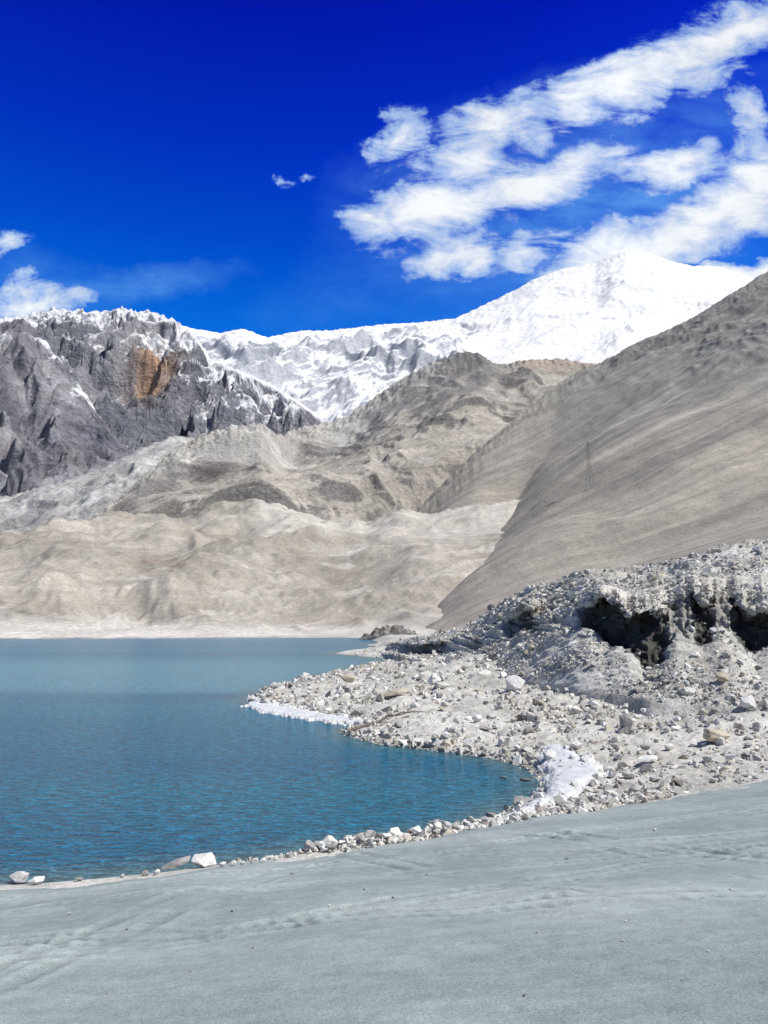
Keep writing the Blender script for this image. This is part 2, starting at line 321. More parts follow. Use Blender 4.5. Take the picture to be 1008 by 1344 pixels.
# ------------------------------------------------------------------ MOUNTAINS
def sheet(name, label, lines, mat, colfn, cols=520, rows=220, pxr=(-450, 1450), amp=0, nsc=.003, er=(12000, 60, 5), back=1.25, backz=.55, jag=0., segw=None, pre=None, seed=1, rid=.6, erate=.3, crestw=.25, rot=0.5, ampx=None, jf=140, lsm=1, limk=.012, roll=0, nb=3, jexp=1.0):
    pxa = np.linspace(pxr[0], pxr[1], cols); s = (pxa-504)/F
    Ls = [at_s(line(l), s) for l in lines]
    if lsm > 1: Ls = [(csm(a, lsm), csm(b_, lsm)) for a, b_ in Ls]
    yc, zc = Ls[-1]; yf, zf = Ls[0]
    if roll:
        zc = zc+roll*fbm(s*22, s*0+seed, 3, .5, seed=seed+4)*(1-sm(pxa, 560, 640)); Ls[-1] = (yc, zc)
    Ls.append((yc*back, zc*backz))
    K = len(Ls)-1
    segw = segw or [1]*(K-1)
    ws = np.array(list(segw)+[.22*sum(segw)]); cum = np.concatenate([[0], np.cumsum(ws)]); kn = cum/cum[-1]
    v = np.linspace(0, 1, rows); Yv = np.zeros((rows, cols)); Zv = np.zeros((rows, cols))
    for j in range(cols):
        Yv[:, j] = np.interp(v, kn, [l[0][j] for l in Ls]); Zv[:, j] = np.interp(v, kn, [l[1][j] for l in Ls])
    keep = np.exp(-((v-kn[-2])*rows/3)**2)[:, None]
    for _ in range(14):
        E = np.pad(Zv, ((1, 1), (0, 0)), mode='edge'); Zn = .25*E[:-2]+.5*E[1:-1]+.25*E[2:]
        E = np.pad(Zn, ((0, 0), (1, 1)), mode='edge'); Zn = .25*E[:, :-2]+.5*E[:, 1:-1]+.25*E[:, 2:]
        Zv = Zv*keep+Zn*(1-keep)
    Xv = s[None]*Yv; vc = v/kn[-2]
    W = np.repeat((sm(vc, 0, .25)*(crestw+(1-crestw)*(1-sm(vc, .72, 1.0))))[:, None], cols, 1)
    if ampx is not None: W = W*ampx(pxa)[None]
    ca, sa = math.cos(rot), math.sin(rot); Xr = Xv*ca+Yv*sa; Yr = -Xv*sa+Yv*ca
    wx = fbm(Xr*nsc, Yr*nsc, 3, seed=seed+30)*.6; wy = fbm(Xr*nsc+9, Yr*nsc, 3, seed=seed+31)*.6
    nz = rid*(ridged(Xr*nsc+wx, Yr*nsc*.8+wy, 6, .5, seed=seed)-.45)+(1-rid)*fbm(Xr*nsc*1.3, Yr*nsc*1.3, 6, .5, seed=seed+9)
    Zv = Zv+amp*nz*W
    if pre is not None: Zv = pre(Xv, Yv, Zv, vc)
    Z0 = Zv.copy()
    if er:
        cell = .5*(np.median(np.diff(Yv, axis=0))+np.median(np.diff(Xv, axis=1)))
        Zv = erode(Zv/cell, er[0], er[1], er[2], seed, erate, nb)*cell
    r = int(round(kn[-2]*(rows-1))); d = zc-Zv[max(0, r-2):r+3].max(0)
    k = 21; d = csm(d, k)
    Zv = Zv+d[None]*(sm(vc, .55, 1.0))[:, None]
    tn = (Zv-H)/Yv; lim = ((zc-H)/yc)[None]-limk*(1-np.clip(vc, 0, 1))[:, None]-.001
    ex = tn-lim; front = (vc < .985)[:, None]
    Zv = np.where(front & (ex > 0), H+Yv*(lim+ex*.12), Zv)
    jn = fbm((s*jf)[None]+0*Yv, (vc*jf*.12)[:, None]+(s*jf*.3)[None], 6, .62, seed=seed+5)
    Zv = Zv+jag*jn*np.exp(-((vc-1)/.12)**2)[:, None]
    gx = np.gradient(Zv, axis=1)/np.gradient(Xv, axis=1); gy = np.gradient(Zv, axis=0)/np.gradient(Yv, axis=0)
    slope = np.hypot(gx, gy); slope = slope/np.median(slope[:r])
    col = colfn(Xv, Yv, Zv, np.repeat(vc[:, None], cols, 1), slope, (Zv-Z0), np.repeat(pxa[None], rows, 0), gx, gy)
    o = mk(name, np.stack([Xv, Yv, Zv], -1), gridf(rows, cols), mat, col)
    tag(o, label, 'mountain' if 'hill' not in name else 'hills', kind='structure')
    return o
m_hill = terrain_mat('hill_earth', .03, .6, 3.5, fine=.3, lo=.86, hi=1.14, streak=(.007, .045, -.6, .88))
m_scree = terrain_mat('scree', .03, .5, 3.5, fine=.3, lo=.88, hi=1.12, streak=(.0032, .05, -.32, .76))
m_mid = terrain_mat('ridge_rock', .015, .9, 11, fine=.12, lo=.80, hi=1.20, streak=(.0035, .03, -.5, .84))
m_rock = terrain_mat('mountain_rock', .012, 1.0, 28, fine=.08, lo=.60, hi=1.40)
m_snow = terrain_mat('snow_and_rock', .006, .6, 22, fine=.03, lo=.95, hi=1.05, rough=.8)
m_peak = terrain_mat('peak_rock', .010, 1.0, 46, fine=.05, lo=.74, hi=1.26, rough=.85)
HA, HB = (.335, .308, .265), (.445, .412, .36)
def c_hill(X, Y, Z, v, sl, dz, px, gx, gy):
    n = fbm(X*.005, Y*.005, 5, .55, seed=80); n2 = fbm(X*.011+5, Y*.011, 5, .6, seed=81); n3 = fbm(X*.028, Y*.02, 4, .6, seed=82)
    q = X*.6-Y*.8; l = X*.8+Y*.6; n4 = fbm(q*.016+.6*n, l*.0035, 5, .6, seed=83)
    c = lerp3(HA, HB, sm(n+.4*n4, -.3, .35))
    c = lerp3(c, (.265, .205, .16), .6*sm(n2+.4*n4, .12, .45))
    c = lerp3(c, (.55, .525, .475), .7*sm(dz, .5, 4)+.3*sm(-n2-.4*n4, .1, .4))
    c = lerp3(c, (.22, .20, .175), .5*sm(n3-.2*n, .34, .5))
    c = lerp3(c, (.58, .555, .51), .95*(1-sm(Z+12*n+6*n3, 3, 17)))
    c = lerp3(c, (.26, .25, .23), .7*(1-sm(Z+2*n3, .3, 1.6))*sm(n3+.5*n2, -.1, .1))
    for a_, b_, f_, m_ in ((70, .12, .012, 16), (105, -.1, .008, 12), (48, .05, .02, 9)):
        d = np.abs(Z-(a_+b_*X+m_*np.sin(X*f_))); c = lerp3(c, (.57, .535, .48), .6*np.exp(-(d/1.4)**2)*sm(n, -.2, .2))
    return c
def pre_hill(X, Y, Z, vc):
    q = X*.6-Y*.8; l = X*.8+Y*.6; w_ = .5*fbm(X*.003, Y*.003, 3, seed=62)
    return Z+26*(ridged(q*.0052+w_, l*.0016, 4, .5, seed=63)-.45)*(sm(vc, .22, .5)*(1-.3*sm(vc, .85, 1)))[:, None]
sheet('foothills', 'tan gullied foothills rising behind the far shore of the lake',
 [[(-1500,839,470),(-450,839,470),(0,839.5,465),(150,839,500),(300,838.5,520),(450,838,540),(530,842,420),(700,840,400),(1450,838,400)],
  [(-450,830,510),(0,829,515),(150,830,540),(300,830,580),(400,830,600),(520,828,600),(700,815,520),(1450,800,500)],
  [(-450,805,600),(0,807,600),(100,800,640),(300,804,680),(450,806,700),(600,799,680),(1450,740,650)],
  [(-450,735,820),(0,735,820),(100,722,850),(200,722,900),(300,730,880),(450,735,900),(600,735,880),(1450,650,900)],
  [(-450,705,1200),(0,700,1200),(60,690,1220),(110,676,1230),(160,672,1230),(220,682,1250),(290,660,1260),(345,656,1260),(400,676,1250),(450,684,1250),(520,676,1250),(600,664,1280),(660,655,1300),(760,640,1350),(1450,560,1500)]],
 m_hill, c_hill, cols=680, rows=360, amp=42, nsc=.0048, er=(12000, 60, 5), rid=.5, segw=[.5, .8, 1, 1.2], seed=3, jag=4, back=1.25, backz=.9, crestw=.7, rot=.9, ampx=lambda p: 1-.75*sm(p, 520, 600), roll=22, nb=2, pre=pre_hill)
def c_scree(X, Y, Z, v, sl, dz, px, gx, gy):
    q = -X*.315+Y*.95; n = fbm(q*.011, (X*.95+Y*.315)*.0012, 6, .6, seed=84); n2 = fbm(X*.0035, Y*.0035, 5, .6, seed=85)
    c = lerp3((.285, .265, .232), (.42, .382, .325), sm(n+n2*.4, -.4, .45))
    hi_ = sm(Z+150*n2, 400, 680)*sm(px, 680, 860)
    c = lerp3(c, (.16, .16, .16), .7*hi_*sm(n2+.9*n, -.2, .2))
    c = lerp3(c, (.26, .262, .25), .6*sm(Z+110*n, 220, 520))
    c = lerp3(c, (.21, .20, .185), .5*sm(n2*.6-.9*n, .2, .42))
    c = lerp3(c, (.52, .50, .45), .5*sm(n-.2*n2, .2, .4))
    c = lerp3(c, lerp3(HA, HB, sm(n2, -.3, .35)), .9*(1-sm(px+80*n2, 600, 820)))
    return c
def pre_scree(X, Y, Z, vc):
    q = -X*.315+Y*.95; n2 = fbm(X*.0035, Y*.0035, 5, .6, seed=85)
    Z = Z+13*(ridged(q*.008, (X*.95+Y*.315)*.0008, 4, .5, seed=86)-.5)*sm(vc, .05, .35)[:, None]
    hi_ = sm(Z+150*n2, 400, 680)
    return Z+22*hi_*(ridged(X*.010, Y*.006, 5, .6, seed=87)-.5)*sm(n2, -.4, .2)*(1-.6*sm(vc, .9, 1))[:, None]
sheet('scree_mountain', 'grey brown scree slope climbing to the right edge',
 [[(440,870,400),(500,860,400),(560,845,350),(700,842,300),(1008,842,260),(1450,842,220)],
  [(440,880,500),(500,868,520),(545,842,540),(590,820,570),(620,802,590),(700,768,630),(1008,680,700),(1450,560,700)],
  [(440,880,800),(480,870,800),(520,858,780),(545,842,740),(575,810,740),(598,781,830),(618,748,940),(640,705,1120),(665,670,1240),(690,640,1320),(720,606,1380),(800,555,1400),(1008,470,1350),(1450,350,1300)],
  [(440,740,1500),(480,720,1540),(520,690,1570),(560,654,1600),(590,625,1620),(620,594,1640),(660,560,1660),(700,527,1700),(740,497,1800),(800,467,1900),(840,446,1930),(880,428,1950),(915,410,1960),(950,390,1980),(980,372,1990),(1008,354,2000),(1150,290,2030),(1450,200,2060)]],
 m_scree, c_scree, cols=620, rows=380, pxr=(440, 1450), amp=36, nsc=.0020, er=None, segw=[.4, 1.2, 1.0], rid=.3, pre=pre_scree, seed=11, jag=5, back=1.5, backz=1.1, lsm=41, limk=.002)
def c_mid(X, Y, Z, v, sl, dz, px, gx, gy):
    n = fbm(X*.0025, Y*.0025, 5, .55, seed=88); n2 = fbm(X*.010, Y*.007, 5, .6, seed=89)
    q = X*.62-Y*.78; l = X*.78+Y*.62; n4 = fbm(q*.009+.5*n, l*.0018, 5, .6, seed=90)
    c = lerp3((.31, .288, .255), (.43, .395, .345), sm(n+.3*n2+.4*n4, -.35, .35))
    c = lerp3(c, lerp3(HA, HB, sm(n, -.3, .35)), 1-sm(v, .25, .5))
    dk = sm(sl+.7*n2+.5*n4, 1.25, 1.7); c = lerp3(c, (.16, .152, .148), .75*dk)
    c = lerp3(c, (.17, .17, .172), .85*sm(v+.35*n2+.2*n, .60, .78)*sm(px, 400, 460)*(1-sm(px+40*n2, 640, 700)))
    c = lerp3(c, (.15, .135, .13), .9*(1-sm(np.abs(px-300)+50*n2, 25, 75))*sm(v+.2*n2, .45, .7))
    c = lerp3(c, (.40, .31, .245), .6*sm(px, 680, 710)*sm(v, .75, .95))
    c = lerp3(c, (.54, .525, .485), .6*sm(dz, 1, 8)+.4*sm(-n4-.3*n, .15, .4)*(1-dk))
    return c
def pre_mid(X, Y, Z, vc):
    q = X*.62-Y*.78; l = X*.78+Y*.62; wv = .35*fbm(X*.0012, Y*.0012, 3, seed=66)
    return Z+105*(ridged(q*.0021+wv, l*.00045, 4, .45, seed=67)-.45)*(sm(vc, .1, .4)*(1-.7*sm(vc, .75, 1)))[:, None]
sheet('middle_ridge', 'brown and grey ridge between the foothills and the snow peaks',
 [[(-450,760,1350),(100,740,1350),(600,740,1350),(1450,700,1350)],
  [(-450,730,1400),(60,700,1400),(140,690,1420),(250,665,1480),(350,655,1500),(450,645,1550),(600,625,1650),(700,600,1700),(1450,480,1800)],
  [(-450,740,1450),(60,715,1450),(120,680,1500),(150,660,1550),(185,628,1620),(220,597,1700),(250,578,1760),(300,560,1800),(345,556,1850),(365,572,1950),(400,561,2150),(450,550,2300),(480,530,2400),(520,502,2500),(560,479,2600),(600,463,2650),(630,463,2650),(655,480,2700),(690,473,2800),(740,472,2800),(780,478,2800),(850,470,2800),(1450,400,2800)]],
 m_mid, c_mid, cols=680, rows=380, pxr=(0, 1200), amp=62, nsc=.0032, er=(12000, 60, 4), segw=[.5, 1.5], rid=.65, seed=17, jag=16, rot=.9, crestw=.35, pre=pre_mid, limk=.005)
def c_mor(X, Y, Z, v, sl, dz, px, gx, gy):
    n = fbm(X*.012, Y*.003, 6, .65, seed=91)
    return lerp3((.31, .31, .305), (.50, .495, .48), sm(n, -.3, .3))
sheet('moraine', 'grey moraine valley winding down from the left mountain',
 [[(-450,730,1400),(0,715,1400),(140,700,1400),(400,700,1400)],
  [(-450,680,1650),(0,652,1800),(80,632,1900),(140,610,2000),(180,590,2200),(230,570,2500),(280,576,2550),(400,580,2600)]],
 m_mid, c_mor, cols=360, rows=200, pxr=(-450, 400), amp=50, nsc=.007, er=(6000, 40, 2), seed=23, jag=10, back=1.4, backz=1.1)
def c_left(X, Y, Z, v, sl, dz, px, gx, gy):
    n = fbm(X*.0022, Y*.0022, 5, .6, seed=93); n2 = fbm(X*.01, Y*.004, 5, .6, seed=94)
    c = lerp3((.155, .158, .182), (.31, .305, .32), sm(n+.6*n2, -.35, .4))
    c = lerp3(c, (.39, .39, .40), .55*sm(dz, 1, 12))
    c = lerp3(c, (.27, .23, .21), .4*sm(n2, .05, .4)*(1-sm(v, .4, .7)))
    c = lerp3(c, (.80, .82, .85), .85*sm(v+.8*n2-.1*sl, .84, .98))
    return c
sheet('rock_spur', 'dark purple grey rock spur on the left edge',
 [[(-450,740,1600),(0,700,1700),(100,680,1750),(260,640,1900),(400,640,1900)],
  [(-450,620,2000),(0,640,2000),(60,628,2050),(100,617,2100),(200,612,2200),(400,640,2200)],
  [(-450,330,2900),(-150,385,2900),(0,424,2900),(30,418,2900),(45,432,2900),(70,462,2800),(100,500,2700),(130,545,2600),(155,580,2500),(200,610,2400),(260,640,2400),(400,680,2400)]],
 m_rock, c_left, cols=520, rows=380, pxr=(-450, 330), amp=230, nsc=.0036, er=(12000, 60, 5), segw=[.5, 1.5], rid=.8, seed=29, jag=20, rot=.7, crestw=.25, nb=2, limk=.005)
def c_left2(X, Y, Z, v, sl, dz, px, gx, gy):
    n = fbm(X*.0016, Y*.0016, 5, .6, seed=96); n2 = fbm(X*.009, Y*.005, 6, .7, seed=97); n3 = fbm(X*.016, Y*.010, 5, .7, seed=95)
    c = lerp3((.185, .192, .218), (.335, .335, .352), sm(n+.5*n2, -.35, .4))
    e = ((px-188-50*(v-.56))/30)**2+((v-.56)/.14)**2
    c = lerp3(c, (.56, .34, .20), .85*np.exp(-np.clip(e+1.2*n2+1.2*n3, 0, 9)*1.1)*sm(n2+n3, -.6, .1))
    c = lerp3(c, (.45, .455, .465), .5*sm(dz, 2, 16))
    sn = sm(v+.6*n2+.5*n3+.3*n-.18*(sl-1)+.50*sm(px, 180, 300), .55, .84)
    c = lerp3(c, (.86, .87, .89), sn)
    return c
sheet('left_mountain', 'jagged grey mountain with snow on its crest and an orange patch, left of the snow peaks',
 [[(-450,720,2000),(0,700,2000),(230,640,2100),(450,620,2400),(600,640,2400)],
  [(-450,560,2900),(0,560,2900),(230,570,2900),(330,565,3000),(430,580,3000),(600,620,3000)],
  [(-450,420,4100),(-100,425,4100),(0,420,4100),(40,412,4100),(70,406,4100),(100,407,4100),(130,410,4100),(160,405,4100),(200,410,4100),(230,420,4100),(255,440,4000),(275,470,3900),(300,482,3800),(330,493,3700),(380,520,3600),(415,545,3400),(450,575,3300),(600,630,3200)]],
 m_peak, c_left2, cols=640, rows=400, pxr=(-200, 560), amp=400, nsc=.0034, er=(12000, 60, 5), segw=[.7, 1.4], rid=.85, seed=37, jag=32, rot=-.6, crestw=.25, jf=110, nb=2, limk=.004)
def c_snow(X, Y, Z, v, sl, dz, px, gx, gy):
    n = fbm(X*.0009, Y*.0009, 5, .6, seed=98); n2 = fbm(X*.005, Y*.003, 5, .65, seed=99)
    c = lerp3((.85, .86, .875), (.905, .91, .92), sm(n, -.3, .3))
    dome = sm(px, 560, 680)
    r = sm(sl+1.0*n2+.3*n-.3*v-.25*dome*v, 1.2+.3*dome, 1.6+.4*dome)
    c = lerp3(c, (.27, .29, .34), (.72-.5*dome)*r)
    return c
def pre_snow(X, Y, Z, vc):
    q = X*.85-Y*.53; l = X*.53+Y*.85; wv = .4*fbm(X*.0006, Y*.0006, 3, seed=64)
    pxl = X/Y*F+504; k = 1-.68*sm(pxl, 540, 680)
    return Z+290*k*(ridged(q*.0013+wv, l*.0004, 6, .48, seed=65)-.45)*(sm(vc, .05, .4)*(1-.85*sm(vc, .7, 1)))[:, None]
sheet('snow_mountain', 'snow covered peaks with a broad white summit on the right',
 [[(-450,640,3800),(430,625,3800),(700,600,3800),(1450,600,3800)],
  [(-450,560,4600),(200,560,4600),(430,560,4500),(560,520,4600),(700,500,4700),(1450,480,4700)],
  [(-450,470,7200),(100,450,7200),(225,425,7200),(262,433,7200),(290,437,7200),(318,431,7200),(350,443,7200),(395,434,7200),(430,434,7200),(460,431,7200),(510,425,7200),(540,424,7200),(570,421,7200),(600,417,7200),(625,405,7400),(650,393,7600),(675,381,7700),(700,367,7800),(735,354,8000),(780,345,8200),(800,336,8200),(820,330,8200),(850,331,8200),(885,344,8200),(910,349,8200),(935,349,8200),(960,355,8200),(985,363,8200),(1010,378,8200),(1200,430,8200),(1450,520,8200)]],
 m_snow, c_snow, cols=660, rows=400, pxr=(100, 1150), amp=280, nsc=.0012, er=(12000, 60, 4), segw=[.5, 1.6], rid=.7, seed=51, jag=18, back=1.3, crestw=.15, rot=.6, ampx=lambda p: 1-.6*sm(p, 540, 700), pre=pre_snow, limk=.003, nb=2)
# ------------------------------------------------------------------ WATER
ss = np.linspace(-2.2, 1.6, 320); yy = np.exp(np.linspace(math.log(9), math.log(700), 420))
Sg, Yg = np.meshgrid(ss, yy); Xg = Sg*Yg; sdw = -sdist(Xg, Yg, poly)/np.maximum(1, Yg/50)
m, t, b = newmat('lake_water')
co = t.node('ShaderNodeTexCoord').outputs['Object']
dpt = t.node('ShaderNodeAttribute', attribute_name='depth').outputs['Fac']
sepn = t.node('ShaderNodeSeparateXYZ'); t.put(sepn.inputs[0], co); yv = sepn.outputs[1]
big = t.noise(t.scalev(co, (.006, .03, 1)), 1.0, 4, .5)
deep = t.mix(t.mapr(big, .35, .65, 0, 1, True), (.001, .105, .222, 1), (.006, .165, .265, 1))
yw = t.M('MULTIPLY_ADD', t.M('SUBTRACT', big, .5), 50, yv)
band = t.mapr(yw, 62, 84, 0, 1, True); band = t.M('MULTIPLY', band, t.mapr(yw, 115, 190, 1, .22, True))
deep = t.mix(t.M('MULTIPLY', band, .75), deep, (.10, .29, .39, 1))
c = t.mix(t.mapr(dpt, 0, 2.2, .8, 0, True), deep, (.09, .18, .20, 1))
w1 = t.noise(t.scalev(co, (1.0, 2.3, 1), (0, 0, .25)), 1.6, 4, .6, .3); w2 = t.noise(t.scalev(co, (1, 1.8, 1), (0, 0, -.3)), 5.5, 3, .6)
c = t.mix(1.0, c, t.mapr(w1, .35, .66, .54, 1.46), 'MULTIPLY'); c = t.mix(1.0, c, t.mapr(w2, .35, .66, .60, 1.40), 'MULTIPLY')
hgt = t.M('MULTIPLY_ADD', w2, .4, w1)
bp = t.node('ShaderNodeBump'); bp.inputs['Strength'].default_value = 1.0; bp.inputs['Distance'].default_value = .28
t.put(bp.inputs['Height'], hgt); t.put(b.inputs['Normal'], bp.outputs[0]); t.put(b.inputs['Base Color'], c)
b.inputs['Roughness'].default_value = .18; b.inputs['IOR'].default_value = 1.33; b.inputs['Specular IOR Level'].default_value = .13
wt = mk('lake', np.stack([Xg, Yg, Xg*0], -1), gridf(*Xg.shape), m, None, True, {'depth': sdw})
tag(wt, 'rippled teal blue lake', 'water', kind='structure')
# ------------------------------------------------------------------ STONES
def rock_proto(n, flat=.7, seed=0, boulder=False):
    r = np.random.default_rng(seed); bm = bmesh.new()
    p = r.normal(size=(n, 3)); p /= np.linalg.norm(p, axis=1, keepdims=True); p *= r.uniform(.82, 1.0, (n, 1))
    p *= np.array([1, r.uniform(.65, .95), flat*r.uniform(.8, 1.1)])*.5
    for q in p: bm.verts.new(q)
    bmesh.ops.convex_hull(bm, input=bm.verts)
    for v in [v for v in bm.verts if not v.link_faces]: bm.verts.remove(v)
    if boulder:
        bmesh.ops.dissolve_limit(bm, angle_limit=.25, verts=bm.verts, edges=bm.edges)
        bmesh.ops.bevel(bm, geom=bm.edges[:], offset=.03, segments=2, affect='EDGES', profile=.6)
        bmesh.ops.triangulate(bm, faces=bm.faces)
        for _ in range(2):
            bmesh.ops.subdivide_edges(bm, edges=[e for e in bm.edges if e.calc_length() > .07], cuts=1); bmesh.ops.triangulate(bm, faces=bm.faces)
        for v in bm.verts:
            q = v.co; d = mnoise.fractal(q*3.5+Vector((seed, 0, 0)), 1.0, 2.0, 4)*.045; v.co += v.co.normalized()*d
    bmesh.ops.triangulate(bm, faces=bm.faces)
    bm.verts.ensure_lookup_table(); bm.verts.index_update(); V = np.array([v.co[:] for v in bm.verts])
    Fc = np.array([[v.index for v in f.verts] for f in bm.faces]); bm.free(); return V, Fc
protos = [rock_proto(random.choice([9, 10, 12, 14]), random.uniform(.5, .85), s) for s in range(14)]
def randrot(n):
    q = rng.normal(size=(n, 4)); q[:, 1:3] *= .45; q /= np.linalg.norm(q, axis=1, keepdims=True); w, x, y, z = q.T
    return np.stack([np.stack([1-2*(y*y+z*z), 2*(x*y-z*w), 2*(x*z+y*w)], -1), np.stack([2*(x*y+z*w), 1-2*(x*x+z*z), 2*(y*z-x*w)], -1), np.stack([2*(x*z-y*w), 2*(y*z+x*w), 1-2*(x*x+y*y)], -1)], 1)
stone_cols = np.array([(.64, .625, .58), (.54, .525, .48), (.73, .715, .68), (.41, .40, .37), (.54, .49, .415), (.79, .78, .75), (.33, .32, .305), (.62, .605, .56)])
def scatter(name, pos, size, label):
    Vs, Fs, Cs, off = [], [], [], 0
    pr = rng.integers(0, len(protos), len(pos))
    for k, (V, Fc) in enumerate(protos):
        ix = np.where(pr == k)[0]
        if not len(ix): continue
        R = randrot(len(ix)); W = np.einsum('nij,vj->nvi', R, V)*size[ix][:, None, None]+pos[ix][:, None, :]
        Vs.append(W.reshape(-1, 3)); nv = len(V)
        Fs.append((Fc[None]+(np.arange(len(ix))*nv)[:, None, None]+off).reshape(-1, 3)); off += nv*len(ix)
        c = stone_cols[rng.integers(0, len(stone_cols), len(ix))]*rng.uniform(.8, 1.1, (len(ix), 1))
        Cs.append(np.repeat(c, nv, 0))
    o = mk(name, np.concatenate(Vs), np.concatenate(Fs), m_stone, np.concatenate(Cs), False)
    tag(o, label, 'stones', kind='stuff'); return o
m_stone = terrain_mat('stone', 2.5, .5, .05, lo=.85, hi=1.15)
n = 105000
s_ = rng.uniform(-.25, .85, n); Ys = np.exp(rng.uniform(math.log(21), math.log(190), n)); Xs = s_*Ys
zz, sdd = beach_z(Xs, Ys); zs = sand_z(Xs, Ys, False)
fl0 = np.interp(s_, L0[0], L0[1])
dens = .55+1.3*fbm(Xs*.12, Ys*.12, 4, seed=110)+.6*(1-sm(sdd, .3, 2.5))
ok = (sdd > -.15) & (zz > zs-.02) & (Ys < fl0+6) & (rng.uniform(0, 1, n) < dens)
Xs, Ys, zz = Xs[ok], Ys[ok], zz[ok]; sz = np.clip(np.exp(rng.normal(math.log(.155), .68, len(Xs))), .05, .9)*np.clip(Ys/42, .7, 1.8)
scatter('beach_rubble', np.stack([Xs, Ys, zz+sz*.15], -1), sz, 'grey and white rubble covering the beach below the bank')
n = 2600
X2 = rng.uniform(-1.5, 9, n); yc = np.interp(X2, cl[:, 0], cl[:, 1]); Y2 = yc+np.abs(rng.normal(0, .8, n))+.1
z2_, sd2 = beach_z(X2, Y2); ok = (sd2 > -.5)&(rng.uniform(0,1,n) < sm(X2,-2.2,.5)); X2, Y2, z2_ = X2[ok], Y2[ok], z2_[ok]
zs = sand_z(X2, Y2, False); sz = np.clip(np.exp(rng.normal(math.log(.14), .5, len(X2))), .05, .42)
scatter('shore_stones', np.stack([X2, Y2, np.maximum(z2_, zs)+sz*.2], -1), sz, 'pale stones lining the waterline beside the sand')
Rr, Cc = XB.shape; cs = np.cumsum([0]+cnt)
n = 130000
ri = np.concatenate([rng.integers(6, cs[2]-2, n//2), rng.integers(cs[5]+2, cs[6]+10, n//2)]); w_ = rng.integers(0, Cc, n)
pp = PB[ri, w_]; area = np.linalg.norm(np.cross(du[ri, w_], dv[ri, w_]), axis=1)
dens = (.30+1.6*fbm(pp[:, 0]*.15, pp[:, 1]*.1+pp[:, 2]*.2, 4, seed=111)+.08*(ri < 90))*np.clip(area/np.median(area), .3, 2)
ok = (rng.uniform(0, 1, n) < dens) & (pp[:, 1] < 190)
pp = pp[ok]; sz = np.clip(np.exp(rng.normal(math.log(.12), .78, len(pp))), .05, 1.2)*np.clip(pp[:, 1]/60, .8, 1.5)
scatter('bank_rubble', pp+rng.normal(0, .04, pp.shape), sz, 'loose grey stones strewn over the eroded bank')
# ------------------------------------------------------------------ individual rocks
bpy.context.view_layer.update(); dg = bpy.context.evaluated_depsgraph_get()
def hit(px, py):
    a, dy, dz = ray(px, py); r = S.ray_cast(dg, Vector((0, 0, H)), Vector((a, dy, dz)).normalized())
    return (r[1], r[4]) if r[0] else (None, None)
def rock_mat(name, col, lo=.8, hi=1.2):
    m, t, b = newmat(name); co = t.node('ShaderNodeTexCoord').outputs['Object']
    rnd = t.node('ShaderNodeObjectInfo').outputs['Random']
    n1 = t.noise(co, 3.5, 7, .65); n2 = t.noise(co, 18, 4, .6)
    c = t.mix(1.0, (*col, 1), t.mapr(n1, .3, .7, lo, hi), 'MULTIPLY'); c = t.mix(1.0, c, t.mapr(rnd, 0, 1, .72, 1.15), 'MULTIPLY')
    c = t.mix(t.mapr(n2, .55, .7, 0, .35), c, (.25, .23, .21, 1))
    bp = t.node('ShaderNodeBump'); bp.inputs['Strength'].default_value = .6; bp.inputs['Distance'].default_value = .06
    t.put(bp.inputs['Height'], t.M('MULTIPLY_ADD', n2, .3, n1)); t.put(b.inputs['Normal'], bp.outputs[0]); t.put(b.inputs['Base Color'], c)
    b.inputs['Roughness'].default_value = .92; b.inputs['Specular IOR Level'].default_value = .15; return m
RM = {'pale': rock_mat('pale_rock', (.67, .655, .62)), 'white': rock_mat('white_rock', (.80, .79, .77), .9, 1.1), 'tan': rock_mat('tan_rock', (.46, .41, .33)), 'grey': rock_mat('grey_rock', (.41, .405, .39)), 'dark': rock_mat('dark_rock', (.17, .172, .17))}
bmeshes = {}
bprot = [rock_proto(15, f, 200+i, True) for i, f in enumerate((.7, .55, .8, .62, .9, .5, .75))]
def rockmesh(k, mt):
    key = (k, mt)
    if key not in bmeshes:
        V, Fc = bprot[k]; o = mk('rock', V, Fc, RM[mt], None, False); bmeshes[key] = o.data; bpy.data.objects.remove(o)
    return bmeshes[key]
def put_rock(px, py, wpx, mt, label, group=None, k=None, scl=(1, 1, 1), rz=None, tilt=(0, 0), name='rock', sink=.12):
    loc, ob = hit(px, py)
    if loc is None: return None
    if ob and ob.name in ('foothills', 'scree_mountain'): return None
    sz = wpx/F*loc.y*1.03
    k = random.randrange(len(bprot)) if k is None else k
    o = bpy.data.objects.new(name, rockmesh(k, mt)); C.objects.link(o)
    o.location = (loc.x, loc.y+sz*.2, loc.z+sz*scl[2]*.5*.6*(1-sink)); o.scale = (sz*scl[0], sz*scl[1], sz*scl[2])
    o.rotation_euler = (tilt[0], tilt[1], random.uniform(0, 6.28) if rz is None else rz)
    tag(o, label, 'rock', group); return o
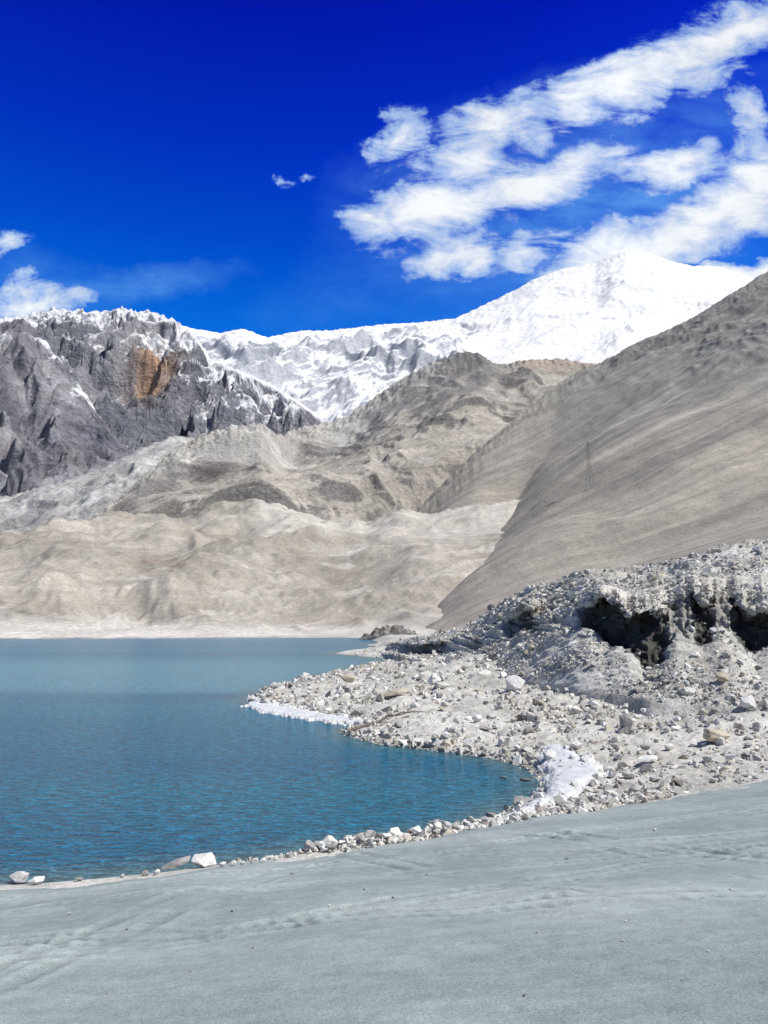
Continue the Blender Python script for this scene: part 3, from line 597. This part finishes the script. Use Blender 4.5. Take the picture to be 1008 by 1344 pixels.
spec = [
 (677,908,36,'white','large pale boulder standing alone in the middle of the beach rubble',0,(1,1,1.0),.3,(.1,.2)),
 (823,962,25,'grey','upright grey squared block standing on the right part of the beach',2,(.85,.8,1.7),.1,(0,.06)),
 (944,978,44,'tan','wide tan boulder near the right edge of the beach',1,(1,.8,.9),.4,(0,.1)),
 (520,916,44,'tan','long flat brown slab lying on the peninsula above the ice rim',5,(1,.7,.5),.2,(0,-.15)),
 (627,948,18,'white','small bright white block left of the centre of the beach',3,(1,1,1),.7,(0,0)),
 (456,897,24,'tan','brown rounded rock on the spine of the peninsula',2,(1,1,.8),0.,(0,0)),
 (266,1139,42,'white','largest white block at the near waterline by the sand',4,(1,.8,.62),.2,(0,.08)),
 (230,1143,46,'grey','low grey slab leaning against the white block at the near waterline',5,(1,.6,.5),.3,(0,-.30)),
 (22,1161,30,'white','white rock at the far left of the near waterline',0,(1,.9,.8),.2,(0,0)),
 (46,1162,24,'white','smaller white rock just right of the leftmost waterline rock',3,(1,.9,.7),1.0,(0,0)),
 (102,1157,14,'grey','small grey rock at the waterline between the left rocks and the grey slab',2,(1,1,.5),0,(0,0)),
 (690,1026,17,'dark','small dark rock sticking out of the shallows at the head of the bay',1,(1,.8,.5),0,(0,0)),
 (662,1022,10,'dark','tiny dark stone awash left of the other shallows rock',1,(1,.8,.5),0,(0,0)),
 (577,1088,30,'grey','grey stone, biggest in the row of stones along the sand edge',3,(1,.8,.6),0.3,(0,.1)),
 (775,1008,30,'white','white block at the right end of the big ice slab',4,(1,1,.9),.5,(0,0)),
 (722,998,26,'pale','pale rock at the upper edge of the big ice slab',0,(1,1,.8),.9,(0,0)),
 (855,1003,34,'white','flat white stone on the beach right of the big ice slab',5,(1,.8,.6),.3,(0,0)),
 (985,930,28,'white','white angular rock below the hollows near the right edge',6,(1,.9,.9),.5,(0,0)),
 (757,985,24,'white','bright rock in the rubble above the head of the bay',2,(1,1,.8),.6,(0,0)),
 (905,914,24,'pale','pale boulder at the foot of the debris under the largest hollow',3,(1,1,.9),.1,(0,0)),
 (950,895,26,'tan','brown boulder lying on the debris slope under the right hollows',6,(1,1,.8),.8,(0,0)),
 (640,960,20,'grey','grey rock in the beach rubble below the small white block',5,(1,1,.7),.2,(0,0)),
 (580,905,22,'pale','pale rock on the beach at the left foot of the bank',1,(1,1,.8),.4,(0,0)),
]
for (px, py, w, mt, lab, k, sc, rz, tl) in spec: put_rock(px, py, w, mt, lab, None, k, sc, rz, tl, name='boulder' if w > 24 else 'rock')
placed = 0
beachpoly = np.array([(345,928),(500,868),(620,888),(760,910),(1008,935),(1008,1008),(800,1052),(716,1010),(640,990),(500,972)], float)
tries = 0
while placed < 135 and tries < 900:
    tries += 1
    px, py = random.uniform(340, 1008), random.uniform(865, 1050)
    if not pip(np.array([px]), np.array([py]), beachpoly)[0]: continue
    w = random.uniform(8, 18)*(.55+.6*(py-870)/150)
    if put_rock(px, py, w, random.choice(['pale', 'pale', 'white', 'grey', 'tan', 'white']), 'medium pale rock among the rubble of the beach between the lake and the bank', 'medium rocks on the beach', scl=(1, random.uniform(.7, 1), random.uniform(.6, .9)), tilt=(random.uniform(-.3, .3), random.uniform(-.3, .3))): placed += 1
placed = 0; tries = 0
bankpoly = np.array([(560,858),(700,800),(780,765),(1008,720),(1008,920),(760,900),(620,880)], float)
while placed < 70 and tries < 900:
    tries += 1
    px, py = random.uniform(560, 1008), random.uniform(715, 920)
    if not pip(np.array([px]), np.array([py]), bankpoly)[0]: continue
    if put_rock(px, py, random.uniform(6, 14)*(.6+.5*(px-560)/450), random.choice(['pale', 'grey', 'white', 'tan']), 'medium rock lodged in the slope of the eroded bank', 'medium rocks on the bank', scl=(1, .85, random.uniform(.6, .9)), tilt=(random.uniform(-.3, .3), random.uniform(-.3, .3))): placed += 1
for i in range(46):
    px = random.uniform(398, 650); py = np.interp(px, [395, 450, 520, 600, 650], [1122, 1112, 1102, 1089, 1078])+random.uniform(-6, 2)
    put_rock(px, py, random.uniform(9, 20), random.choice(['white', 'white', 'pale', 'grey']), 'white or grey stone in the row along the waterline where the sand ends', 'stones in the row at the sand edge', scl=(1, .85, random.uniform(.6, .85)))
for px in (292, 306, 318, 331, 345, 362, 378, 205, 190, 160):
    put_rock(px, float(np.interp(px, [0, 200, 280, 340, 395], [1163, 1147, 1137, 1131, 1121]))+2, random.uniform(8, 15), random.choice(['white', 'pale', 'grey']), 'small stone in the sparse line at the waterline left of the stone row', 'small stones left of the stone row', scl=(1, .85, .7))
pebs = [(478,1168),(516,1179),(818,1236),(822,1210),(166,1221),(20,1216),(304,1197),(250,1276),(432,1190),(90,1200),(620,1238),(905,1160),(705,1225),(960,1168),(383,1148),(560,1150),(744,1128),(860,1090),(332,1245),(140,1305),(688,1308),(930,1250)]
for px, py in pebs:
    put_rock(px, py, random.uniform(4, 8), random.choice(['dark', 'grey', 'tan', 'white']), 'pebble lying alone on the open grey sand', 'pebbles on the sand', scl=(1, .85, .6), name='pebble')
# low dark outcrop on the far shore
cx, cy, _ = P(514, 832, 440.)
N_ = 90; U_, V_ = np.meshgrid(np.linspace(-1, 1, N_), np.linspace(-1, 1, N_)); R_ = np.hypot(U_, V_)
hz = 8.5*np.clip(1-R_**2, 0, 1)**.7*(.75+.7*fbm(U_*2.2, V_*2.2, 4, .6, seed=130))+2.2*(ridged(U_*4, V_*4, 3, seed=131)-.4)*sm(1-R_, 0, .3)-.6
mc = lerp3((.12, .115, .11), (.30, .285, .26), sm(fbm(U_*5, V_*5, 4, seed=132), -.3, .35))
mo = mk('rock_mound', np.stack([cx+U_*19, cy+V_*14, hz], -1), gridf(N_, N_), terrain_mat('dark_outcrop', .25, .9, 1.2, fine=1.5), mc)
tag(mo, 'low dark rock mound on the far shore at the end of the lake', 'rock')
# ------------------------------------------------------------------ ICE
m, t, b = newmat('shore_ice'); co = t.node('ShaderNodeTexCoord').outputs['Object']
n1 = t.noise(co, 1.6, 8, .65); n2 = t.noise(co, 9, 5, .6)
c = t.mix(t.mapr(n1, .35, .7, 0, 1), (.76, .78, .79, 1), (.56, .575, .57, 1)); c = t.mix(t.mapr(n2, .60, .70, 0, .45), c, (.42, .41, .38, 1))
t.put(b.inputs['Base Color'], c)
bp = t.node('ShaderNodeBump'); bp.inputs['Strength'].default_value = .5; bp.inputs['Distance'].default_value = .07
t.put(bp.inputs['Height'], t.M('MULTIPLY_ADD', n2, .3, n1)); t.put(b.inputs['Normal'], bp.outputs[0]); b.inputs['Roughness'].default_value = .5
m_ice = m
def ice(px_poly, label, th=.3, edge=.5, N=190, seed=0, rag=.7, lump=1.):
    pl = np.array([P0(px, py, .25) for px, py in px_poly]); lo = pl.min(0)-.3; hi = pl.max(0)+.3
    X, Y = np.meshgrid(np.linspace(lo[0], hi[0], N), np.linspace(lo[1], hi[1], N))
    d = -sdist(X, Y, pl)+rag*fbm(X*1.3, Y*1.3, 5, .65, seed=120+seed)
    g, sd = beach_z(X, Y); g = np.maximum(g, -.05)
    e = np.clip(d/edge, 0, 1)
    Z = g+th*np.sqrt(e)+lump*(.12*fbm(X*.7, Y*.7, 3, seed=121+seed)*e+.03*ridged(X*1.6, Y*1.6, 3, seed=122)*e)
    Z = np.where(d < 0, g-.12, Z)
    Fc = gridf(N, N); keep = (d.ravel()[Fc] > -.12).any(1)
    o = mk('shore_ice', np.stack([X, Y, Z], -1), Fc[keep], m_ice)
    bm = bmesh.new(); bm.from_mesh(o.data)
    bmesh.ops.delete(bm, geom=[v for v in bm.verts if not v.link_faces], context='VERTS'); bm.to_mesh(o.data); bm.free()
    tag(o, label, 'ice'); return o
ice([(703,1000),(715,985),(745,988),(762,1000),(785,1008),(795,1020),(775,1038),(752,1050),(715,1064),(690,1070),(684,1062),(704,1052),(714,1038),(716,1020)], 'large white ice slab melting on the stones at the head of the bay', .22, .5, seed=1, lump=.6)
ice([(648,1075),(672,1066),(700,1062),(700,1074),(668,1084),(650,1086)], 'thin strip of white ice between the big slab and the stone row', .13, .4, seed=2)
ice([(322,923),(336,916),(352,921),(385,927),(425,934),(465,940),(478,945),(468,950),(425,943),(378,937),(345,931)], 'white ice rim along the tip of the peninsula', .22, .5, seed=3, rag=1.1, lump=.8)
# ------------------------------------------------------------------ DRIFTWOOD
m_wood = terrain_mat('weathered_wood', 6, .5, .02, fine=30)
def tube(name, pts, rads, parent, col=(.17, .145, .12), k=8):
    V = []
    for i, p in enumerate(pts):
        a = Vector(pts[max(0, i-1)]); c = Vector(pts[min(len(pts)-1, i+1)]); d = (c-a).normalized(); u = d.cross(Vector((0, 0, 1))).normalized(); w = d.cross(u)
        for j in range(k):
            an = 2*math.pi*j/k; r = rads[i]*(1+.15*math.sin(j*2.3+i)); V.append(Vector(p)+(u*math.cos(an)+w*math.sin(an))*r)
    Fc = [[i*k+j, i*k+(j+1) % k, (i+1)*k+(j+1) % k, (i+1)*k+j] for i in range(len(pts)-1) for j in range(k)]
    V = np.array([v[:] for v in V]); o = mk(name, V, np.array(Fc), m_wood, np.tile(col, (len(V), 1))); o.parent = parent; return o
h0, _ = hit(458, 966); h1, _ = hit(560, 938)
if h0 and h1:
    e = bpy.data.objects.new('driftwood', None); C.objects.link(e); e.location = h0
    tag(e, 'long dark driftwood branch lying across the beach at the edge of the bay', 'driftwood')
    D = h1-h0; D.z = max(D.z, .2); n = 14; pts = []
    for i in range(n):
        f = i/(n-1); pts.append((D.x*f+.25*math.sin(f*7), D.y*f+.2*math.sin(f*5+1), D.z*f+.2+.28*math.sin(f*3.1)+.06*math.sin(f*17)))
    tube('trunk', pts, [.09*(1-.75*i/(n-1)) for i in range(n)], e)
    for a, dx, dy, dz in ((5, .9, .9, .4), (8, 1.3, -.7, .45), (10, .4, 1.1, .3)):
        p = Vector(pts[a]); tube('branch', [tuple(p+Vector((dx, dy, dz))*f+Vector((0, 0, .08*math.sin(f*6)))) for f in (0, .3, .6, 1)], [.04, .03, .02, .01], e)
# ------------------------------------------------------------------ PYLON
m_steel, t, b = newmat('galvanised_steel'); co = t.node('ShaderNodeTexCoord').outputs['Object']
t.put(b.inputs['Base Color'], t.mix(t.noise(co, 2, 3), (.22, .22, .22, 1), (.30, .30, .30, 1))); b.inputs['Metallic'].default_value = .1; b.inputs['Roughness'].default_value = .6
def bars(name, segs, r, parent):
    V, Fc = [], []
    for a, c in segs:
        a, c = Vector(a), Vector(c); d = (c-a).normalized(); u = d.cross(Vector((.3, .2, 1))).normalized(); w = d.cross(u); o = len(V)
        for p in (a, c):
            for j in range(4): an = j*math.pi/2; V.append((p+(u*math.cos(an)+w*math.sin(an))*r)[:])
        for j in range(4): Fc.append([o+j, o+(j+1) % 4, o+4+(j+1) % 4, o+4+j])
    ob = mk(name, np.array(V), np.array(Fc), m_steel, None, False); ob.parent = parent; return ob
def pylon(px, py, hpx, label):
    loc, ob = hit(px, py)
    if loc is None: return
    Hh = hpx/F*loc.y; e = bpy.data.objects.new('power_pylon', None); C.objects.link(e); e.location = loc-Vector((0, 0, .02*Hh)); e.rotation_euler = (0, 0, .4)
    tag(e, label, 'pylon')
    W = lambda f: Hh*(.055*(1-f)**1.3+.012)
    lv = [0, .2, .38, .53, .66, .77, .87, 1.0]; r = Hh*.0024
    for sx, sy in ((1, 1), (-1, 1), (-1, -1), (1, -1)):
        bars('leg', [((sx*W(a), sy*W(a), a*Hh), (sx*W(c), sy*W(c), c*Hh)) for a, c in zip(lv[:-1], lv[1:])], r, e)
    segs = []
    for a, c in zip(lv[:-1], lv[1:]):
        cs_ = [(1, 1), (-1, 1), (-1, -1), (1, -1)]
        for i in range(4):
            p, q = cs_[i], cs_[(i+1) % 4]
            segs += [((p[0]*W(a), p[1]*W(a), a*Hh), (q[0]*W(c), q[1]*W(c), c*Hh)), ((q[0]*W(a), q[1]*W(a), a*Hh), (p[0]*W(c), p[1]*W(c), c*Hh)), ((p[0]*W(c), p[1]*W(c), c*Hh), (q[0]*W(c), q[1]*W(c), c*Hh))]
    bars('bracing', segs, r*.6, e)
    for f, L in ((.68, .10), (.80, .11), (.92, .08)):
        sg = []
        for s in (-1, 1):
            for yy_ in (-1, 1): sg.append(((s*W(f), yy_*W(f), f*Hh), (s*L*Hh, 0, f*Hh+.012*Hh)))
            sg.append(((s*W(f), 0, (f+.055)*Hh), (s*L*Hh, 0, f*Hh+.012*Hh))); sg.append(((s*L*Hh, 0, f*Hh+.012*Hh), (s*L*Hh, 0, f*Hh-.03*Hh)))
        bars('cross_arm', sg, r*.7, e)
pylon(774, 642, 66, 'lattice power pylon standing on the scree slope')
# ------------------------------------------------------------------ LIGHT
sun_dir = Vector((.54, -.18, .81)).normalized()
el = math.asin(sun_dir.z); az = math.atan2(sun_dir.x, sun_dir.y)
sl = bpy.data.lights.new('sun', 'SUN'); sl.energy = 4.8; sl.angle = math.radians(.5); sl.color = (1, .97, .92)
so = bpy.data.objects.new('sun', sl); C.objects.link(so); so.rotation_euler = (-sun_dir).to_track_quat('-Z', 'Y').to_euler(); so.location = (30, -10, 50)
# ------------------------------------------------------------------ WORLD
w = bpy.data.worlds.new('World'); S.world = w; w.use_nodes = True; t = NT(w.node_tree); bg = w.node_tree.nodes['Background']
w.cycles.sampling_method = 'MANUAL'; w.cycles.sample_map_resolution = 512
sky = t.node('ShaderNodeTexSky'); sky.sky_type = 'NISHITA'; sky.sun_disc = False; sky.sun_elevation = el; sky.sun_rotation = az
sky.altitude = 3600; sky.air_density = 1.0; sky.dust_density = .1; sky.ozone_density = 1.0
gen = t.node('ShaderNodeTexCoord').outputs['Generated']
sp = t.node('ShaderNodeSeparateXYZ'); t.put(sp.inputs[0], gen); gx, gy, gz = sp.outputs
yq = t.M('MAXIMUM', gy, .05); u = t.M('DIVIDE', gx, yq); v = t.M('DIVIDE', gz, yq)
tint = t.node('ShaderNodeValToRGB'); cr = tint.color_ramp; t.put(tint.inputs[0], gz)
cr.elements[0].position = 0; cr.elements[0].color = (.20, .42, .7, 1)
cr.elements[1].position = 1; cr.elements[1].color = (.12, .16, .28, 1)
for p_, c_ in ((.30, (.015, .43, .95, 1)), (.38, (.008, .36, .97, 1)), (.46, (.003, .22, .96, 1)), (.55, (.003, .105, .94, 1)), (.66, (.004, .036, .78, 1)), (.72, (.01, .04, .60, 1)), (.82, (.10, .14, .30, 1))):
    e_ = cr.elements.new(p_); e_.color = c_
tn = t.mix(t.mapr(gy, .45, .68, 0, 1, True), (.20, .23, .31, 1), tint.outputs[0])
skyc = t.mix(1.0, sky.outputs[0], tn, 'MULTIPLY')
skyc = t.mix(1.0, skyc, (2.25, 2.25, 2.25, 1), 'MULTIPLY')
cb = t.node('ShaderNodeCombineXYZ'); t.put(cb.inputs[0], u); t.put(cb.inputs[1], v); uv = cb.outputs[0]
wn = t.node('ShaderNodeTexNoise'); t.put(wn.inputs['Vector'], uv); wn.inputs['Scale'].default_value = 6; wn.inputs['Detail'].default_value = 5; wn.inputs['Roughness'].default_value = .65
wsp = t.node('ShaderNodeSeparateColor'); t.put(wsp.inputs[0], wn.outputs['Color'])
uw = t.M('MULTIPLY_ADD', t.M('SUBTRACT', wsp.outputs[0], .5), .20, u); vw = t.M('MULTIPLY_ADD', t.M('SUBTRACT', wsp.outputs[1], .5), .12, v)
def ell(px, py, rx, ry, ang, wgt):
    a, dy, dz = ray(px, py); cu, cv = a/dy, dz/dy; k = 1/F/dy; ca, sa = math.cos(math.radians(ang)), math.sin(math.radians(ang))
    du_ = t.M('SUBTRACT', uw, cu); dv_ = t.M('SUBTRACT', vw, cv)
    p = t.M('MULTIPLY_ADD', du_, ca/(rx*k), t.M('MULTIPLY', dv_, sa/(rx*k)))
    q = t.M('MULTIPLY_ADD', du_, -sa/(ry*k), t.M('MULTIPLY', dv_, ca/(ry*k)))
    d = t.M('SQRT', t.M('MULTIPLY_ADD', p, p, t.M('MULTIPLY', q, q)))
    return t.M('MULTIPLY', t.M('SUBTRACT', 1.0, d, clamp=True), wgt)
clouds = [(522,190,58,74,-30,.95),(655,162,130,72,20,1.08),(610,215,98,52,15,.9),(830,100,190,66,24,1.13),(955,55,135,72,32,1.13),(560,282,152,58,8,1.13),(700,240,200,58,18,1.08),(600,330,100,44,15,.95),(695,322,115,34,20,.85),
 (880,300,260,70,26,1.2),(985,245,150,92,25,1.25),(870,208,160,40,12,.85),(1000,140,52,92,0,.75),(45,392,105,40,8,1.0),(10,330,55,30,15,.68),(374,232,22,12,12,.48),(406,233,20,11,12,.48),(975,352,150,27,8,1.0)]
dsum = None
for c_ in clouds:
    e_ = ell(*c_); dsum = e_ if dsum is None else t.M('SMOOTH_MAX', dsum, e_, .12)
fine = t.noise(t.scalev(uv, (.8, 2.0, 1), (0, 0, -.42)), 12, 10, .66, .5); fine2 = t.noise(uv, 4.5, 4, .55, .2)
dn = t.M('MULTIPLY_ADD', t.M('SUBTRACT', fine, .5), 2.0, dsum); dn = t.M('MULTIPLY_ADD', t.M('SUBTRACT', fine2, .5), .5, dn)
gate = t.mapr(dsum, .10, .42, 0, 1, True)
alpha = t.M('MULTIPLY', t.mapr(dn, .02, 1.10, 0, 1, True), gate)
veil = None
for c_ in [(770,250,400,200,15,1),(190,362,160,36,4,.8),(440,400,120,60,5,.3),(60,380,120,55,0,.6)]:
    e_ = ell(*c_); veil = e_ if veil is None else t.M('MAXIMUM', veil, e_)
veil = t.M('MULTIPLY', t.M('MULTIPLY', veil, t.mapr(fine, .3, .7, .2, 1.0)), .85)
shade = t.M('MULTIPLY', t.mapr(fine2, .3, .65, .90, 1.06), t.mapr(dn, .4, 1.2, .92, 1.04))
csk = t.node('ShaderNodeCombineColor'); t.put(csk.inputs[0], t.M('MULTIPLY', shade, 8.2)); t.put(csk.inputs[1], t.M('MULTIPLY', shade, 8.5)); t.put(csk.inputs[2], t.M('MULTIPLY', shade, 8.9))
front = t.mapr(gy, .05, .2, 0, 1)
base = t.mix(t.M('MULTIPLY', t.M('MAXIMUM', veil, t.M('MULTIPLY', t.mapr(alpha, 0, .35, 0, 1), .65)), front), skyc, (1.3, 3.9, 8.2, 1))
a2 = t.M('MULTIPLY', t.mapr(alpha, .05, 1, 0, 1), front)
t.put(bg.inputs['Color'], t.mix(a2, base, csk.outputs[0])); bg.inputs['Strength'].default_value = .11
S.view_settings.view_transform = 'Standard'; S.view_settings.look = 'None'; S.view_settings.exposure = 0
